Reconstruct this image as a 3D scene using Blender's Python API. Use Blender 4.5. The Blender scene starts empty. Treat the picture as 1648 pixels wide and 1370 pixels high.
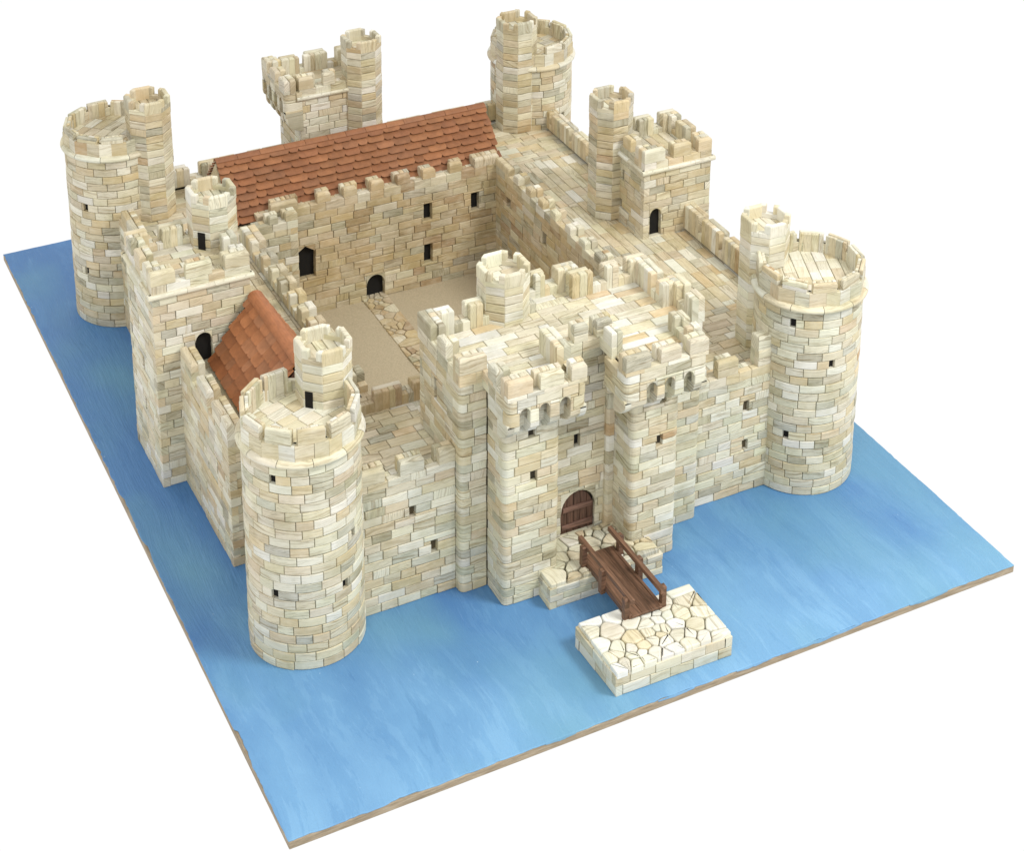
import bpy, math, random
import numpy as np
from math import pi, sin, cos, radians, sqrt, atan2, hypot
random.seed(11)
sc = bpy.context.scene
# ------------------------------------------------------------------ camera
CAM = [3.116395, 0.963181, -0.175461, 1.234264, -0.019341, -0.495234, -5.10131, -15.791765, 16.63937]
cd = bpy.data.cameras.new('camera'); cam = bpy.data.objects.new('camera', cd); sc.collection.objects.link(cam); sc.camera = cam
cd.sensor_fit = 'HORIZONTAL'; cd.sensor_width = 36.0
cd.lens = CAM[0]*1000/1648*36
cd.shift_x = (824-CAM[1]*1000)/1648; cd.shift_y = (CAM[2]*1000-685)/1648
cam.rotation_euler = CAM[3:6]; cam.location = CAM[6:9]; cd.clip_end = 500
# ------------------------------------------------------------------ light
w = bpy.data.worlds.new('World'); sc.world = w; w.use_nodes = True
bg = w.node_tree.nodes['Background']; bg.inputs[0].default_value = (1, 1, 1, 1); bg.inputs[1].default_value = 0.72
def area(name, loc, target, size, energy, col=(1, 1, 1)):
    l = bpy.data.lights.new(name, 'AREA'); l.shape = 'DISK'; l.size = size; l.energy = energy; l.color = col
    o = bpy.data.objects.new(name, l); sc.collection.objects.link(o); o.location = loc
    import mathutils
    d = mathutils.Vector(target)-mathutils.Vector(loc)
    o.rotation_euler = d.to_track_quat('-Z', 'Y').to_euler(); return o
area('key_softbox', (16, -11, 24), (5, 6, 0), 8, 3700, (1, .985, .95))
area('fill_softbox', (-8, -12, 20), (5, 5, 0), 10, 700, (1, 1, 1))
sc.view_settings.view_transform = 'Standard'; sc.view_settings.look = 'None'; sc.view_settings.gamma = 1
sc.view_settings.use_curve_mapping = False; sc.view_settings.exposure = 0.5
sc.render.engine = 'CYCLES'

# ------------------------------------------------------------------ materials
def newmat(name):
    m = bpy.data.materials.new(name); m.use_nodes = True
    nt = m.node_tree; b = nt.nodes['Principled BSDF']; return m, nt, b
def N(nt, t, **k):
    n = nt.nodes.new(t)
    for a, v in k.items(): setattr(n, a, v)
    return n
def mapping(nt, src, scale, rot=(0, 0, 0)):
    mp = N(nt, 'ShaderNodeMapping'); mp.inputs['Scale'].default_value = scale; mp.inputs['Rotation'].default_value = rot
    nt.links.new(src, mp.inputs['Vector']); return mp.outputs[0]
def noise(nt, vec, scale, detail=3, rough=.5, dist=0):
    n = N(nt, 'ShaderNodeTexNoise'); n.inputs['Scale'].default_value = scale; n.inputs['Detail'].default_value = detail
    n.inputs['Roughness'].default_value = rough; n.inputs['Distortion'].default_value = dist
    if vec is not None: nt.links.new(vec, n.inputs['Vector'])
    return n.outputs['Fac']
def ramp(nt, src, stops):
    r = N(nt, 'ShaderNodeValToRGB'); e = r.color_ramp.elements
    while len(e) < len(stops): e.new(.5)
    for x, (p, c) in zip(e, stops):
        x.position = p; x.color = c if isinstance(c, tuple) else (c, c, c, 1)
    nt.links.new(src, r.inputs[0]); return r.outputs[0]
def mix(nt, a, b, fac, mode='MIX'):
    m = N(nt, 'ShaderNodeMix', data_type='RGBA', blend_type=mode)
    for s, v in ((0, fac), (6, a), (7, b)):
        if isinstance(v, (int, float)): m.inputs[s].default_value = v
        elif isinstance(v, tuple): m.inputs[s].default_value = v
        else: nt.links.new(v, m.inputs[s])
    return m.outputs[2]
def math_(nt, op, a, b):
    m = N(nt, 'ShaderNodeMath', operation=op)
    for i, v in enumerate((a, b)):
        if isinstance(v, (int, float)): m.inputs[i].default_value = v
        else: nt.links.new(v, m.inputs[i])
    return m.outputs[0]
def bump(nt, b, h, strength, dist=.01):
    bp = N(nt, 'ShaderNodeBump'); bp.inputs['Strength'].default_value = strength; bp.inputs['Distance'].default_value = dist
    nt.links.new(h, bp.inputs['Height']); nt.links.new(bp.outputs[0], b.inputs['Normal'])

def stone_mat():
    m, nt, b = newmat('striped_stone')
    at = N(nt, 'ShaderNodeAttribute', attribute_name='tone'); uv = N(nt, 'ShaderNodeUVMap', uv_map='uv').outputs[0]
    obj = N(nt, 'ShaderNodeTexCoord').outputs['Object']
    base = at.outputs['Color']; st = at.outputs['Alpha']
    warp = noise(nt, mapping(nt, uv, (1.6, 3.2, 1)), 1, 2, .5, .4)
    vadd = N(nt, 'ShaderNodeVectorMath', operation='ADD'); nt.links.new(uv, vadd.inputs[0])
    cmb = N(nt, 'ShaderNodeCombineXYZ'); nt.links.new(math_(nt, 'MULTIPLY', warp, .16), cmb.inputs[1]); nt.links.new(cmb.outputs[0], vadd.inputs[1])
    uv2 = vadd.outputs[0]
    s1 = ramp(nt, noise(nt, mapping(nt, uv2, (1.1, 24, 1)), 1, 4, .65, .3), [(.38, 1.0), (.47, 0.0), (.64, 0.15)])
    s2 = ramp(nt, noise(nt, mapping(nt, uv2, (1.6, 46, 1)), 1, 3, .55, .2), [(.495, 0.0), (.525, 1.0), (.56, 0.0)])
    dark = mix(nt, base, (.50, .40, .27, 1), 1.0, 'MULTIPLY')
    grey = mix(nt, base, (.40, .385, .34, 1), 1.0, 'MULTIPLY')
    c = mix(nt, base, dark, math_(nt, 'MULTIPLY', s1, math_(nt, 'MULTIPLY', st, .75)))
    c = mix(nt, c, grey, math_(nt, 'MULTIPLY', s2, math_(nt, 'MULTIPLY', st, .85)))
    pale = ramp(nt, noise(nt, mapping(nt, uv, (5, 9, 1)), 1, 3, .6), [(.45, 0.0), (.75, 1.0)])
    c = mix(nt, c, (.80, .76, .62, 1), math_(nt, 'MULTIPLY', pale, .30))
    grime = ramp(nt, noise(nt, obj, 2.2, 5, .65), [(.45, 0.0), (.72, 1.0)])
    c = mix(nt, c, mix(nt, c, (.70, .69, .56, 1), 1.0, 'MULTIPLY'), math_(nt, 'MULTIPLY', grime, .65))
    nt.links.new(c, b.inputs['Base Color']); b.inputs['Roughness'].default_value = .55
    b.inputs['Specular IOR Level'].default_value = .35
    h = math_(nt, 'ADD', noise(nt, mapping(nt, uv2, (2, 40, 1)), 1, 3, .6), math_(nt, 'MULTIPLY', noise(nt, obj, 26, 3, .6), .8))
    bump(nt, b, h, .35, .006)
    return m
def flat_mat(name, col, rough=.7, nscale=20, var=.35, bmp=.2, bscale=60):
    m, nt, b = newmat(name); obj = N(nt, 'ShaderNodeTexCoord').outputs['Object']
    n = noise(nt, obj, nscale, 5, .65)
    c = mix(nt, tuple(x*(1-var) for x in col)+(1,), tuple(min(1, x*(1+var)) for x in col)+(1,), n)
    nt.links.new(c, b.inputs['Base Color']); b.inputs['Roughness'].default_value = rough
    if bmp: bump(nt, b, noise(nt, obj, bscale, 4, .6), bmp, .01)
    return m
M = {}
M['stone'] = stone_mat()
M['mortar'] = flat_mat('mortar_joint', (.10, .078, .042), .95, 9, .35, .3)
M['dark'] = flat_mat('dark_interior', (.006, .005, .004), 1.0, 9, .3, 0)  # near-black colour painted in for the unlit hollow behind openings
M['dim'] = flat_mat('shadowed_interior', (.05, .042, .03), 1.0, 9, .5, 0)  # dark brown colour painted in for a dimly lit hollow
M['sand'] = flat_mat('sandy_ground', (.47, .395, .265), .95, 46, .38, .9, 120)

def attr_mat(name, rough, nscale, lo, hi, bscale, bs, spec=.4):
    m, nt, b = newmat(name); at = N(nt, 'ShaderNodeAttribute', attribute_name='tone')
    uv = N(nt, 'ShaderNodeUVMap', uv_map='uv').outputs[0]
    n = noise(nt, mapping(nt, uv, nscale), 1, 4, .6, .3)
    c = mix(nt, at.outputs['Color'], ramp(nt, n, [(.3, lo), (.7, hi)]), 1.0, 'MULTIPLY')
    nt.links.new(c, b.inputs['Base Color']); b.inputs['Roughness'].default_value = rough; b.inputs['Specular IOR Level'].default_value = spec
    bump(nt, b, noise(nt, mapping(nt, uv, bscale), 1, 4, .6), bs, .006)
    return m
M['tile'] = attr_mat('terracotta_tile', .6, (7, 7, 1), .80, 1.12, (40, 40, 1), .25)
M['wood'] = attr_mat('walnut_wood', .55, (3, 34, 1), .45, 1.5, (3, 50, 1), .5)

def board_mat():
    m, nt, b = newmat('fibreboard_edge'); obj = N(nt, 'ShaderNodeTexCoord').outputs['Object']
    n = noise(nt, mapping(nt, obj, (3, 3, 30)), 1, 5, .7)
    c = ramp(nt, n, [(.3, (.20, .155, .10, 1)), (.55, (.36, .29, .20, 1)), (.75, (.50, .44, .33, 1))])
    nt.links.new(c, b.inputs['Base Color']); b.inputs['Roughness'].default_value = .85
    bump(nt, b, noise(nt, obj, 30, 4, .6), .4, .01); return m
M['board'] = board_mat()
def water_mat():
    m, nt, b = newmat('brushed_blue_paint'); obj = N(nt, 'ShaderNodeTexCoord').outputs['Object']
    wv = N(nt, 'ShaderNodeVectorMath', operation='ADD'); nt.links.new(obj, wv.inputs[0])
    wn = N(nt, 'ShaderNodeTexNoise'); wn.inputs['Scale'].default_value = .35; wn.inputs['Detail'].default_value = 2
    nt.links.new(obj, wn.inputs['Vector'])
    sc_ = N(nt, 'ShaderNodeVectorMath', operation='SCALE'); sc_.inputs['Scale'].default_value = .55; nt.links.new(wn.outputs['Color'], sc_.inputs[0]); nt.links.new(sc_.outputs[0], wv.inputs[1])
    v = wv.outputs[0]
    big = noise(nt, mapping(nt, v, (.50, .26, 1), (0, 0, radians(8))), 1, 5, .6, .2)
    strk = noise(nt, mapping(nt, v, (2.3, .34, 1), (0, 0, radians(-9))), 1, 8, .74, .35)
    fine = noise(nt, mapping(nt, v, (26, 1.5, 1), (0, 0, radians(-12))), 1, 5, .7, .2)
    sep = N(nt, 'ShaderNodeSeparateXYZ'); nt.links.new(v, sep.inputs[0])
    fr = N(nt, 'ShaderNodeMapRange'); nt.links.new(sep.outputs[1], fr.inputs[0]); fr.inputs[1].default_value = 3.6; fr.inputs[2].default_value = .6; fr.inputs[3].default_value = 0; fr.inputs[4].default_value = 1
    front_pale = math_(nt, 'ADD', fr.outputs[0], math_(nt, 'MULTIPLY', math_(nt, 'SUBTRACT', big, .5), 2.2))   # paler towards the front edge, broken up by noise
    c = ramp(nt, front_pale, [(.0, (.074, .200, .430, 1)), (.45, (.105, .258, .480, 1)), (1.0, (.170, .365, .590, 1))])
    c = mix(nt, c, mix(nt, c, (1.40, 1.25, 1.14, 1), 1.0, 'MULTIPLY'), math_(nt, 'MULTIPLY', ramp(nt, strk, [(.515, 0.0), (.530, 1.0)]), .38))
    c = mix(nt, c, mix(nt, c, (.72, .80, .86, 1), 1.0, 'MULTIPLY'), math_(nt, 'MULTIPLY', ramp(nt, strk, [(.36, 1.0), (.42, 0.0)]), .6))
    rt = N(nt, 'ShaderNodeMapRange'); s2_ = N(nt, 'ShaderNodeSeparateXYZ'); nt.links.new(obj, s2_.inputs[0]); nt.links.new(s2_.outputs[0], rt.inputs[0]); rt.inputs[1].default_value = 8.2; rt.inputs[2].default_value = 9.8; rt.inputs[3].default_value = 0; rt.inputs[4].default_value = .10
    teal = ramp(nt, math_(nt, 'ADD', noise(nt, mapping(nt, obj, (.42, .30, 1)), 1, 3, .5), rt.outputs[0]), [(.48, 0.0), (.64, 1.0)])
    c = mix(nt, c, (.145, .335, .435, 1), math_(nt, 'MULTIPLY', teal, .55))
    c = mix(nt, c, (.30, .52, .78, 1), math_(nt, 'MULTIPLY', ramp(nt, fine, [(.62, 0.0), (.70, 1.0)]), .18))
    sp = ramp(nt, noise(nt, obj, 17, 2, .5), [(.775, 0.0), (.79, 1.0)])
    c = mix(nt, c, (.62, .76, .86, 1), math_(nt, 'MULTIPLY', sp, .7))
    nt.links.new(c, b.inputs['Base Color']); b.inputs['Roughness'].default_value = .42; b.inputs['Specular IOR Level'].default_value = .35
    h = math_(nt, 'ADD', math_(nt, 'MULTIPLY', strk, 1.2), fine)
    bump(nt, b, h, .55, .02); return m
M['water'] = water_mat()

# ------------------------------------------------------------------ mesh builder
PAL = {  # (weight, rgb, stripe)
 'std': [(26, (.66, .57, .41), .8), (20, (.73, .67, .53), .7), (14, (.60, .49, .32), .6), (12, (.58, .54, .43), 1.), (8, (.66, .53, .34), .5), (12, (.77, .73, .63), .55), (6, (.50, .46, .35), 1.), (.8, (.55, .40, .24), .7)],
 'front': [(24, (.70, .63, .48), .8), (24, (.74, .70, .57), .8), (14, (.66, .56, .39), .6), (10, (.60, .58, .48), 1.), (7, (.69, .57, .39), .5), (16, (.78, .75, .66), .6), (4, (.50, .46, .34), 1.), (.35, (.55, .38, .23), .8)],
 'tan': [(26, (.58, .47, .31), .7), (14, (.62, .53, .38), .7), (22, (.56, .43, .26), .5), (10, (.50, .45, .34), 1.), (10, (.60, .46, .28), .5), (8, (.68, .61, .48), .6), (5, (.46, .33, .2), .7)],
 'deck': [(30, (.66, .57, .41), .8), (18, (.72, .65, .50), .8), (14, (.62, .52, .36), .7), (12, (.57, .53, .42), 1.), (7, (.66, .52, .33), .5), (8, (.75, .72, .63), .5)],
 'gdeck': [(24, (.74, .67, .51), .8), (22, (.78, .73, .61), .9), (9, (.72, .57, .38), .6), (18, (.77, .76, .73), .3), (5, (.62, .57, .45), 1.)],
 'slab': [(34, (.84, .81, .73), .5), (20, (.80, .75, .62), .7), (22, (.87, .86, .83), .3), (6, (.74, .66, .50), .6)],
 'pale': [(30, (.76, .71, .58), .6), (20, (.72, .65, .48), .7), (20, (.79, .77, .69), .4), (8, (.66, .57, .40), .6)],
}
class MB:
    def __init__(s): s.v = []; s.f = []; s.t = []; s.uv = []; s.m = []
    def tone(s, pal):
        if isinstance(pal, tuple): return pal
        L = PAL[pal]; x = random.uniform(0, sum(a[0] for a in L))
        for a in L:
            x -= a[0]
            if x <= 0: break
        k = random.uniform(.90, 1.06); c = a[1]
        return (c[0]*k*.955*random.uniform(.98, 1.02), c[1]*k*.965, c[2]*k*.935*random.uniform(.92, 1.06), min(.99, a[2]*random.uniform(.4, 1.3)))
    def add(s, vs, fs, uvs, tone, mi=0):
        b = len(s.v); s.v += vs; s.uv += uvs
        for f in fs: s.f.append(tuple(b+i for i in f)); s.t.append(tone); s.m.append(mi)
    def prof(s, f, poly, d0, d1, bev, tone, grain='u', bs=2, mi=0, closed=False, jit=0.0):
        """prism of a 2D outline (counter clockwise seen against n) with a rounded front"""
        n = len(poly)
        def inset(q):
            if q == 0: return poly
            out = []
            for i in range(n):
                a, b, c = poly[i-1], poly[i], poly[(i+1) % n]
                e1 = (b[0]-a[0], b[1]-a[1]); e2 = (c[0]-b[0], c[1]-b[1])
                l1 = hypot(*e1) or 1e-9; l2 = hypot(*e2) or 1e-9
                n1 = (-e1[1]/l1, e1[0]/l1); n2 = (-e2[1]/l2, e2[0]/l2)
                d = 1+n1[0]*n2[0]+n1[1]*n2[1]; d = max(d, .35)
                out.append((b[0]+q*(n1[0]+n2[0])/d, b[1]+q*(n1[1]+n2[1])/d))
            return out
        if bs == 2: rings = [(d0, 0), (d1-bev, 0), (d1-.3*bev, .3*bev), (d1, bev)]
        else: rings = [(d0, 0), (d1-bev, 0), (d1, bev)]
        ox, oy = random.uniform(0, 90), random.uniform(0, 90); rot = random.gauss(0, .09 if tone[3] != 1 else .02) + (pi/2 if grain == 'v' else 0)
        if random.random() < .07 and tone[3] != 1: rot += pi/2
        cr, sr = cos(rot), sin(rot)
        vs = []; uvs = []
        jx = [(random.uniform(-jit, jit), random.uniform(-jit, jit)) for _ in poly]
        for (d, q) in rings:
            for (u, v), (ju, jv) in zip(inset(q), jx):
                vs.append(f(u+ju, v+jv, d)); a, b_ = u, v+(d1-d)
                uvs.append((ox+a*cr+b_*sr, oy-a*sr+b_*cr))
        fs = []
        for r in range(len(rings)-1):
            for i in range(n):
                j = (i+1) % n; fs.append((r*n+i, r*n+j, (r+1)*n+j, (r+1)*n+i))
        fs.append(tuple((len(rings)-1)*n+i for i in range(n)))
        if closed: fs.append(tuple(reversed(range(n))))
        s.add(vs, fs, uvs, tone, mi)
    def brick(s, f, u0, u1, v0, v1, d0, d1, bev=.009, pal='std', grain='u', k=1, gap=.0030, jit=.0035, mi=0, closed=False, bs=2):
        u0 += gap; u1 -= gap; v0 += gap; v1 -= gap
        if u1-u0 < .012 or v1-v0 < .012: return
        bev = min(bev, (u1-u0)*.35, (v1-v0)*.35)
        tone = s.tone(pal)
        if k == 1:
            s.prof(f, [(u0, v0), (u1, v0), (u1, v1), (u0, v1)], d0, d1, bev, tone, grain, bs, mi, closed, jit); return
        # curved brick: strip front
        ox, oy = random.uniform(0, 90), random.uniform(0, 90)
        rot = random.gauss(0, .08); cr, sr = cos(rot), sin(rot)
        rings = [(d0, 0), (d1-bev, 0), (d1-.3*bev, .3*bev), (d1, bev)]
        vs = []; uvs = []; n = 2*(k+1)
        dz = random.uniform(-jit, jit)
        for d, q in rings:
            for v in (v0+q, v1-q):
                for i in range(k+1):
                    u = u0+(u1-u0)*i/k
                    if i == 0: u += q
                    if i == k: u -= q
                    vs.append(f(u, v+dz, d)); a, b_ = u, v+(d1-d); uvs.append((ox+a*cr+b_*sr, oy-a*sr+b_*cr))
        fs = []
        for r in range(3):
            A, B = r*n, (r+1)*n
            for i in range(k): fs.append((A+i, A+i+1, B+i+1, B+i)); fs.append((A+k+1+i+1, A+k+1+i, B+k+1+i, B+k+1+i+1))
            fs.append((A+k+1, A, B, B+k+1)); fs.append((A+k, A+2*k+1, B+2*k+1, B+k))
        A = 3*n
        for i in range(k): fs.append((A+i, A+i+1, A+k+2+i, A+k+1+i))
        s.add(vs, fs, uvs, tone, mi)
    def core(s, pts, z0, z1, mi=1):
        n = len(pts); vs = [(x, y, z0) for x, y in pts]+[(x, y, z1) for x, y in pts]
        fs = [tuple(reversed(range(n))), tuple(range(n, 2*n))]+[(i, (i+1) % n, n+(i+1) % n, n+i) for i in range(n)]
        s.add(vs, fs, [(0, 0)]*(2*n), (.2, .2, .2, 0), mi)
    def box(s, x0, x1, y0, y1, z0, z1, mi=0, tone=(.2, .2, .2, 0)):
        s.core([(x0, y0), (x1, y0), (x1, y1), (x0, y1)], z0, z1, mi)
    def build(s, name, mats, parent=None, label=None, smooth=False):
        me = bpy.data.meshes.new(name); me.from_pydata(s.v, [], s.f)
        for m in mats: me.materials.append(m)
        me.polygons.foreach_set('material_index', s.m)
        lt = np.empty(len(me.loops), dtype=np.int32); me.loops.foreach_get('vertex_index', lt)
        uvl = me.uv_layers.new(name='uv'); uva = np.array(s.uv, dtype=np.float32)[lt]; uvl.data.foreach_set('uv', uva.ravel())
        ca = me.color_attributes.new('tone', 'FLOAT_COLOR', 'CORNER')
        cnt = np.empty(len(me.polygons), dtype=np.int32); me.polygons.foreach_get('loop_total', cnt)
        ca.data.foreach_set('color', np.repeat(np.array(s.t, dtype=np.float32), cnt, axis=0).ravel())
        if smooth: me.polygons.foreach_set('use_smooth', [True]*len(me.polygons))
        me.update()
        o = bpy.data.objects.new(name, me); sc.collection.objects.link(o)
        if parent: o.parent = parent
        if label: o['label'] = label
        return o
SM = [M['stone'], M['mortar'], M['dark'], M['dim']]
def empty(name, label=None, cat=None, parent=None, group=None, loc=(0, 0, 0)):
    o = bpy.data.objects.new(name, None); sc.collection.objects.link(o); o.location = loc; o.empty_display_size = .2
    if parent: o.parent = parent
    if label: o['label'] = label
    if cat: o['category'] = cat
    if group: o['group'] = group
    return o
def tagged(o, label, cat=None, group=None, kind=None):
    o['label'] = label
    if cat: o['category'] = cat
    if group: o['group'] = group
    if kind: o['kind'] = kind
    return o
def wallf(P, Q, t):
    L = hypot(Q[0]-P[0], Q[1]-P[1]); U = ((Q[0]-P[0])/L, (Q[1]-P[1])/L); Nn = (U[1], -U[0])
    def f(u, v, n): return (P[0]+U[0]*u+Nn[0]*(n-t), P[1]+U[1]*u+Nn[1]*(n-t), v)
    return f, L
def subtract(rects, op):
    out = []
    a0, a1, b0, b1 = op
    for (u0, u1, v0, v1) in rects:
        if u1 <= a0 or u0 >= a1 or v1 <= b0 or v0 >= b1: out.append((u0, u1, v0, v1)); continue
        if v0 < b0-.02: out.append((u0, u1, v0, b0))
        if v1 > b1+.02: out.append((u0, u1, b1, v1))
        c0, c1 = max(v0, b0) if v0 < b0-.02 else v0, min(v1, b1) if v1 > b1+.02 else v1
        if u0 < a0-.015: out.append((u0, a0, c0, c1))
        if u1 > a1+.015: out.append((a1, u1, c0, c1))
    return out
HC = .128
def courses(mb, f, L, z0, z1, t, ops=(), ends=None, pal='std', lo=.19, hi=.42, h=HC, k=1, bev=.009, fixed=None):
    nc = max(1, round((z1-z0)/h)); h = (z1-z0)/nc
    for c in range(nc):
        a, b = (ends(c) if ends else (0, L)); v0, v1 = z0+c*h, z0+(c+1)*h
        u = a; first = True
        while u < b-1e-6:
            ln = random.uniform(lo, hi)*(.55 if first and c % 2 else 1); first = False
            if fixed: ln = fixed
            if b-u-ln < lo*.6: ln = b-u
            ln = min(ln, b-u)
            rects = [(u, u+ln, v0, v1)]
            for op in ops: rects = subtract(rects, op[:4])
            for r in rects:
                mb.brick(f, *r, 0, t+random.uniform(-.009, .004), bev=bev, pal=pal, k=k, grain='u')
            u += ln
    for op in ops:
        if len(op) > 4 and op[4] in ('arch', 'gable'): arch_fill(mb, f, op, t, pal)
def arch_fill(mb, f, op, t, pal):
    a0, a1, b0, b1 = op[:4]; r = (a1-a0)/2; cx = (a0+a1)/2; hh = min(r*1.15, (b1-b0)*.6)
    for sgn in (-1, 1):
        arc = [(cx+sgn*r*cos(q), b1-hh+hh*sin(q)) for q in np.linspace(0, pi/2, 7)]
        e = .004
        if op[4] == 'gable': hh = .11; arc = [(cx+sgn*r*(1-q), b1-hh+hh*q) for q in (0, .5, 1)]
        if sgn == 1: poly = [(a1+e, b1+e)]+[(x, min(y, b1+e)) for x, y in reversed(arc)]
        else: poly = [(a0-e, b1+e)]+arc
        # orient ccw
        A = sum(poly[i-1][0]*poly[i][1]-poly[i][0]*poly[i-1][1] for i in range(len(poly)))
        if A < 0: poly = poly[::-1]
        # triangulated fan from the corner keeps the concave outline clean
        ci = max(range(len(poly)), key=lambda i: abs(poly[i][0]-cx)+poly[i][1]*2)
        poly = poly[ci:]+poly[:ci]; n = len(poly); tone = mb.tone(pal)
        vs = [f(x, y, 0) for x, y in poly]+[f(x, y, t-.004) for x, y in poly]
        fs = [(n, n+i, n+i+1) for i in range(1, n-1)]+[(i, (i+1) % n, n+(i+1) % n, n+i) for i in range(n)]
        mb.add(vs, fs, [(p[0], p[1]) for p in poly]*2, tone, 0)
def polywalls(mb, pts, z0, z1, t=.09, ops={}, skip=(), pal='std', core=True, ctop=None, **kw):
    n = len(pts)
    def turn(i):
        a, b, c = pts[i-1], pts[i], pts[(i+1) % n]
        return (b[0]-a[0])*(c[1]-b[1])-(b[1]-a[1])*(c[0]-b[0])
    for i in range(n):
        if i in skip: continue
        P, Q = pts[i], pts[(i+1) % n]; f, L = wallf(P, Q, t)
        sharp0 = turn(i) > 0.9*hypot(P[0]-pts[i-1][0], P[1]-pts[i-1][1])*L; 
        R_ = pts[(i+2) % n]; sharp1 = turn((i+1) % n) > 0.9*hypot(R_[0]-Q[0], R_[1]-Q[1])*L
        def ends(c, s0=sharp0, s1=sharp1, L=L):
            return ((t if (s0 and c % 2 == 0) else 0), (L-t if (s1 and c % 2 == 1) else L))
        courses(mb, f, L, z0, z1, t, ops.get(i, ()), ends, pal, **kw)
    if core:
        q = []
        for i in range(n):
            a, b, c = pts[i-1], pts[i], pts[(i+1) % n]
            e1 = (b[0]-a[0], b[1]-a[1]); e2 = (c[0]-b[0], c[1]-b[1]); l1 = hypot(*e1); l2 = hypot(*e2)
            n1 = (-e1[1]/l1, e1[0]/l1); n2 = (-e2[1]/l2, e2[0]/l2); d = max(.3, 1+n1[0]*n2[0]+n1[1]*n2[1]); g = t-.012
            q.append((b[0]+g*(n1[0]+n2[0])/d, b[1]+g*(n1[1]+n2[1])/d))
        mb.core(q, z0, (ctop if ctop else z1)-.03)
def chain(mb, P, z0, z1, t, ops, pal, r, h, bev=.009):
    """one run of courses along an open path, rounding its corners; ops: {segment: openings}"""
    seg = []; S = 0; starts = []
    for k in range(len(P)-1):
        L = hypot(P[k+1][0]-P[k][0], P[k+1][1]-P[k][1]); U = ((P[k+1][0]-P[k][0])/L, (P[k+1][1]-P[k][1])/L)
        u0 = r if k > 0 else 0; u1 = L-r if k < len(P)-2 else L
        starts.append(S-u0)
        seg.append(('l', S, S+u1-u0, P[k], U, u0)); S += u1-u0
        if k < len(P)-2:
            A = pi/2*r; seg.append(('a', S, S+A, (P[k+1][0]-U[0]*r, P[k+1][1]-U[1]*r), U, 0)); S += A
    def f(s_, v, nn):
        for q in seg:
            if s_ <= q[2] or q is seg[-1]: break
        U = q[4]; Nn = (U[1], -U[0])
        if q[0] == 'l':
            u = s_-q[1]+q[5]; return (q[3][0]+U[0]*u+Nn[0]*(nn-t), q[3][1]+U[1]*u+Nn[1]*(nn-t), v)
        th = (s_-q[1])/r; cx, cy = q[3][0]-Nn[0]*r, q[3][1]-Nn[1]*r; rr = max(.01, r+(nn-t))
        return (cx+rr*(Nn[0]*cos(th)+U[0]*sin(th)), cy+rr*(Nn[1]*cos(th)+U[1]*sin(th)), v)
    arcs = [(q[1], q[2]) for q in seg if q[0] == 'a']; oo = []
    for e, L_ in ops.items():
        for op in L_: oo.append((op[0]+starts[e], op[1]+starts[e])+tuple(op[2:]))
    nc = max(1, round((z1-z0)/h)); hh = (z1-z0)/nc
    for c in range(nc):
        u = 0
        while u < S-1e-6:
            ln = random.uniform(.22, .42)*(.55 if u == 0 and c % 2 else 1)
            for a0, a1 in arcs:
                if a0-.03 < u+ln < a1+.03: ln = a1+random.uniform(.04, .14)-u
            if S-u-ln < .1: ln = S-u
            ln = min(ln, S-u); rects = [(u, u+ln, z0+c*hh, z0+(c+1)*hh)]
            for op in oo: rects = subtract(rects, op[:4])
            for q in rects:
                on = any(q[0] < a1 and q[1] > a0 for a0, a1 in arcs)
                mb.brick(f, *q, 0, t+random.uniform(-.006, .003), pal=pal, k=14 if on else 1, bev=bev)
            u += ln
    for op in oo:
        if len(op) > 4 and op[4] in ('arch', 'gable'): arch_fill(mb, f, op, t, pal)
def roundwalls(mb, pts, z0, z1, t=.09, ops={}, pal='front', r=.075, h=HC, ctop=None):
    """courses running round the convex corners of a polygon, breaking at the re-entrant ones"""
    n = len(pts)
    def cross(i):
        a, b, c = pts[i-1], pts[i % n], pts[(i+1) % n]
        return (b[0]-a[0])*(c[1]-b[1])-(b[1]-a[1])*(c[0]-b[0])
    conc = [i for i in range(n) if cross(i) < 0]
    for ci, c0 in enumerate(conc):
        c1 = conc[(ci+1) % len(conc)]; idx = [c0]
        while idx[-1] % n != c1: idx.append(idx[-1]+1)
        chain(mb, [pts[i % n] for i in idx], z0, z1, t, {k: ops[i % n] for k, i in enumerate(idx[:-1]) if i % n in ops}, pal, r, h)
    q = []
    for i in range(n):
        a, b, c = pts[i-1], pts[i], pts[(i+1) % n]
        e1 = (b[0]-a[0], b[1]-a[1]); e2 = (c[0]-b[0], c[1]-b[1]); l1 = hypot(*e1); l2 = hypot(*e2)
        n1 = (-e1[1]/l1, e1[0]/l1); n2 = (-e2[1]/l2, e2[0]/l2); d = max(.3, 1+n1[0]*n2[0]+n1[1]*n2[1]); g = t-.012
        q.append((b[0]+g*(n1[0]+n2[0])/d, b[1]+g*(n1[1]+n2[1])/d))
    mb.core(q, z0, (ctop if ctop else z1)-.03)
def pane(f, op, t, parent, name='window', dark='dark', label=None):
    """dark panel that paints the unlit hollow at the back of an opening"""
    a0, a1, b0, b1 = op[:4]; mb = MB()
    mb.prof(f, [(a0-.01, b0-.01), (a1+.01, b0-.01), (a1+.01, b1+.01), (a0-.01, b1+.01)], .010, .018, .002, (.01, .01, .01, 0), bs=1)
    return mb.build(name, [M[dark]], parent, label)
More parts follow.
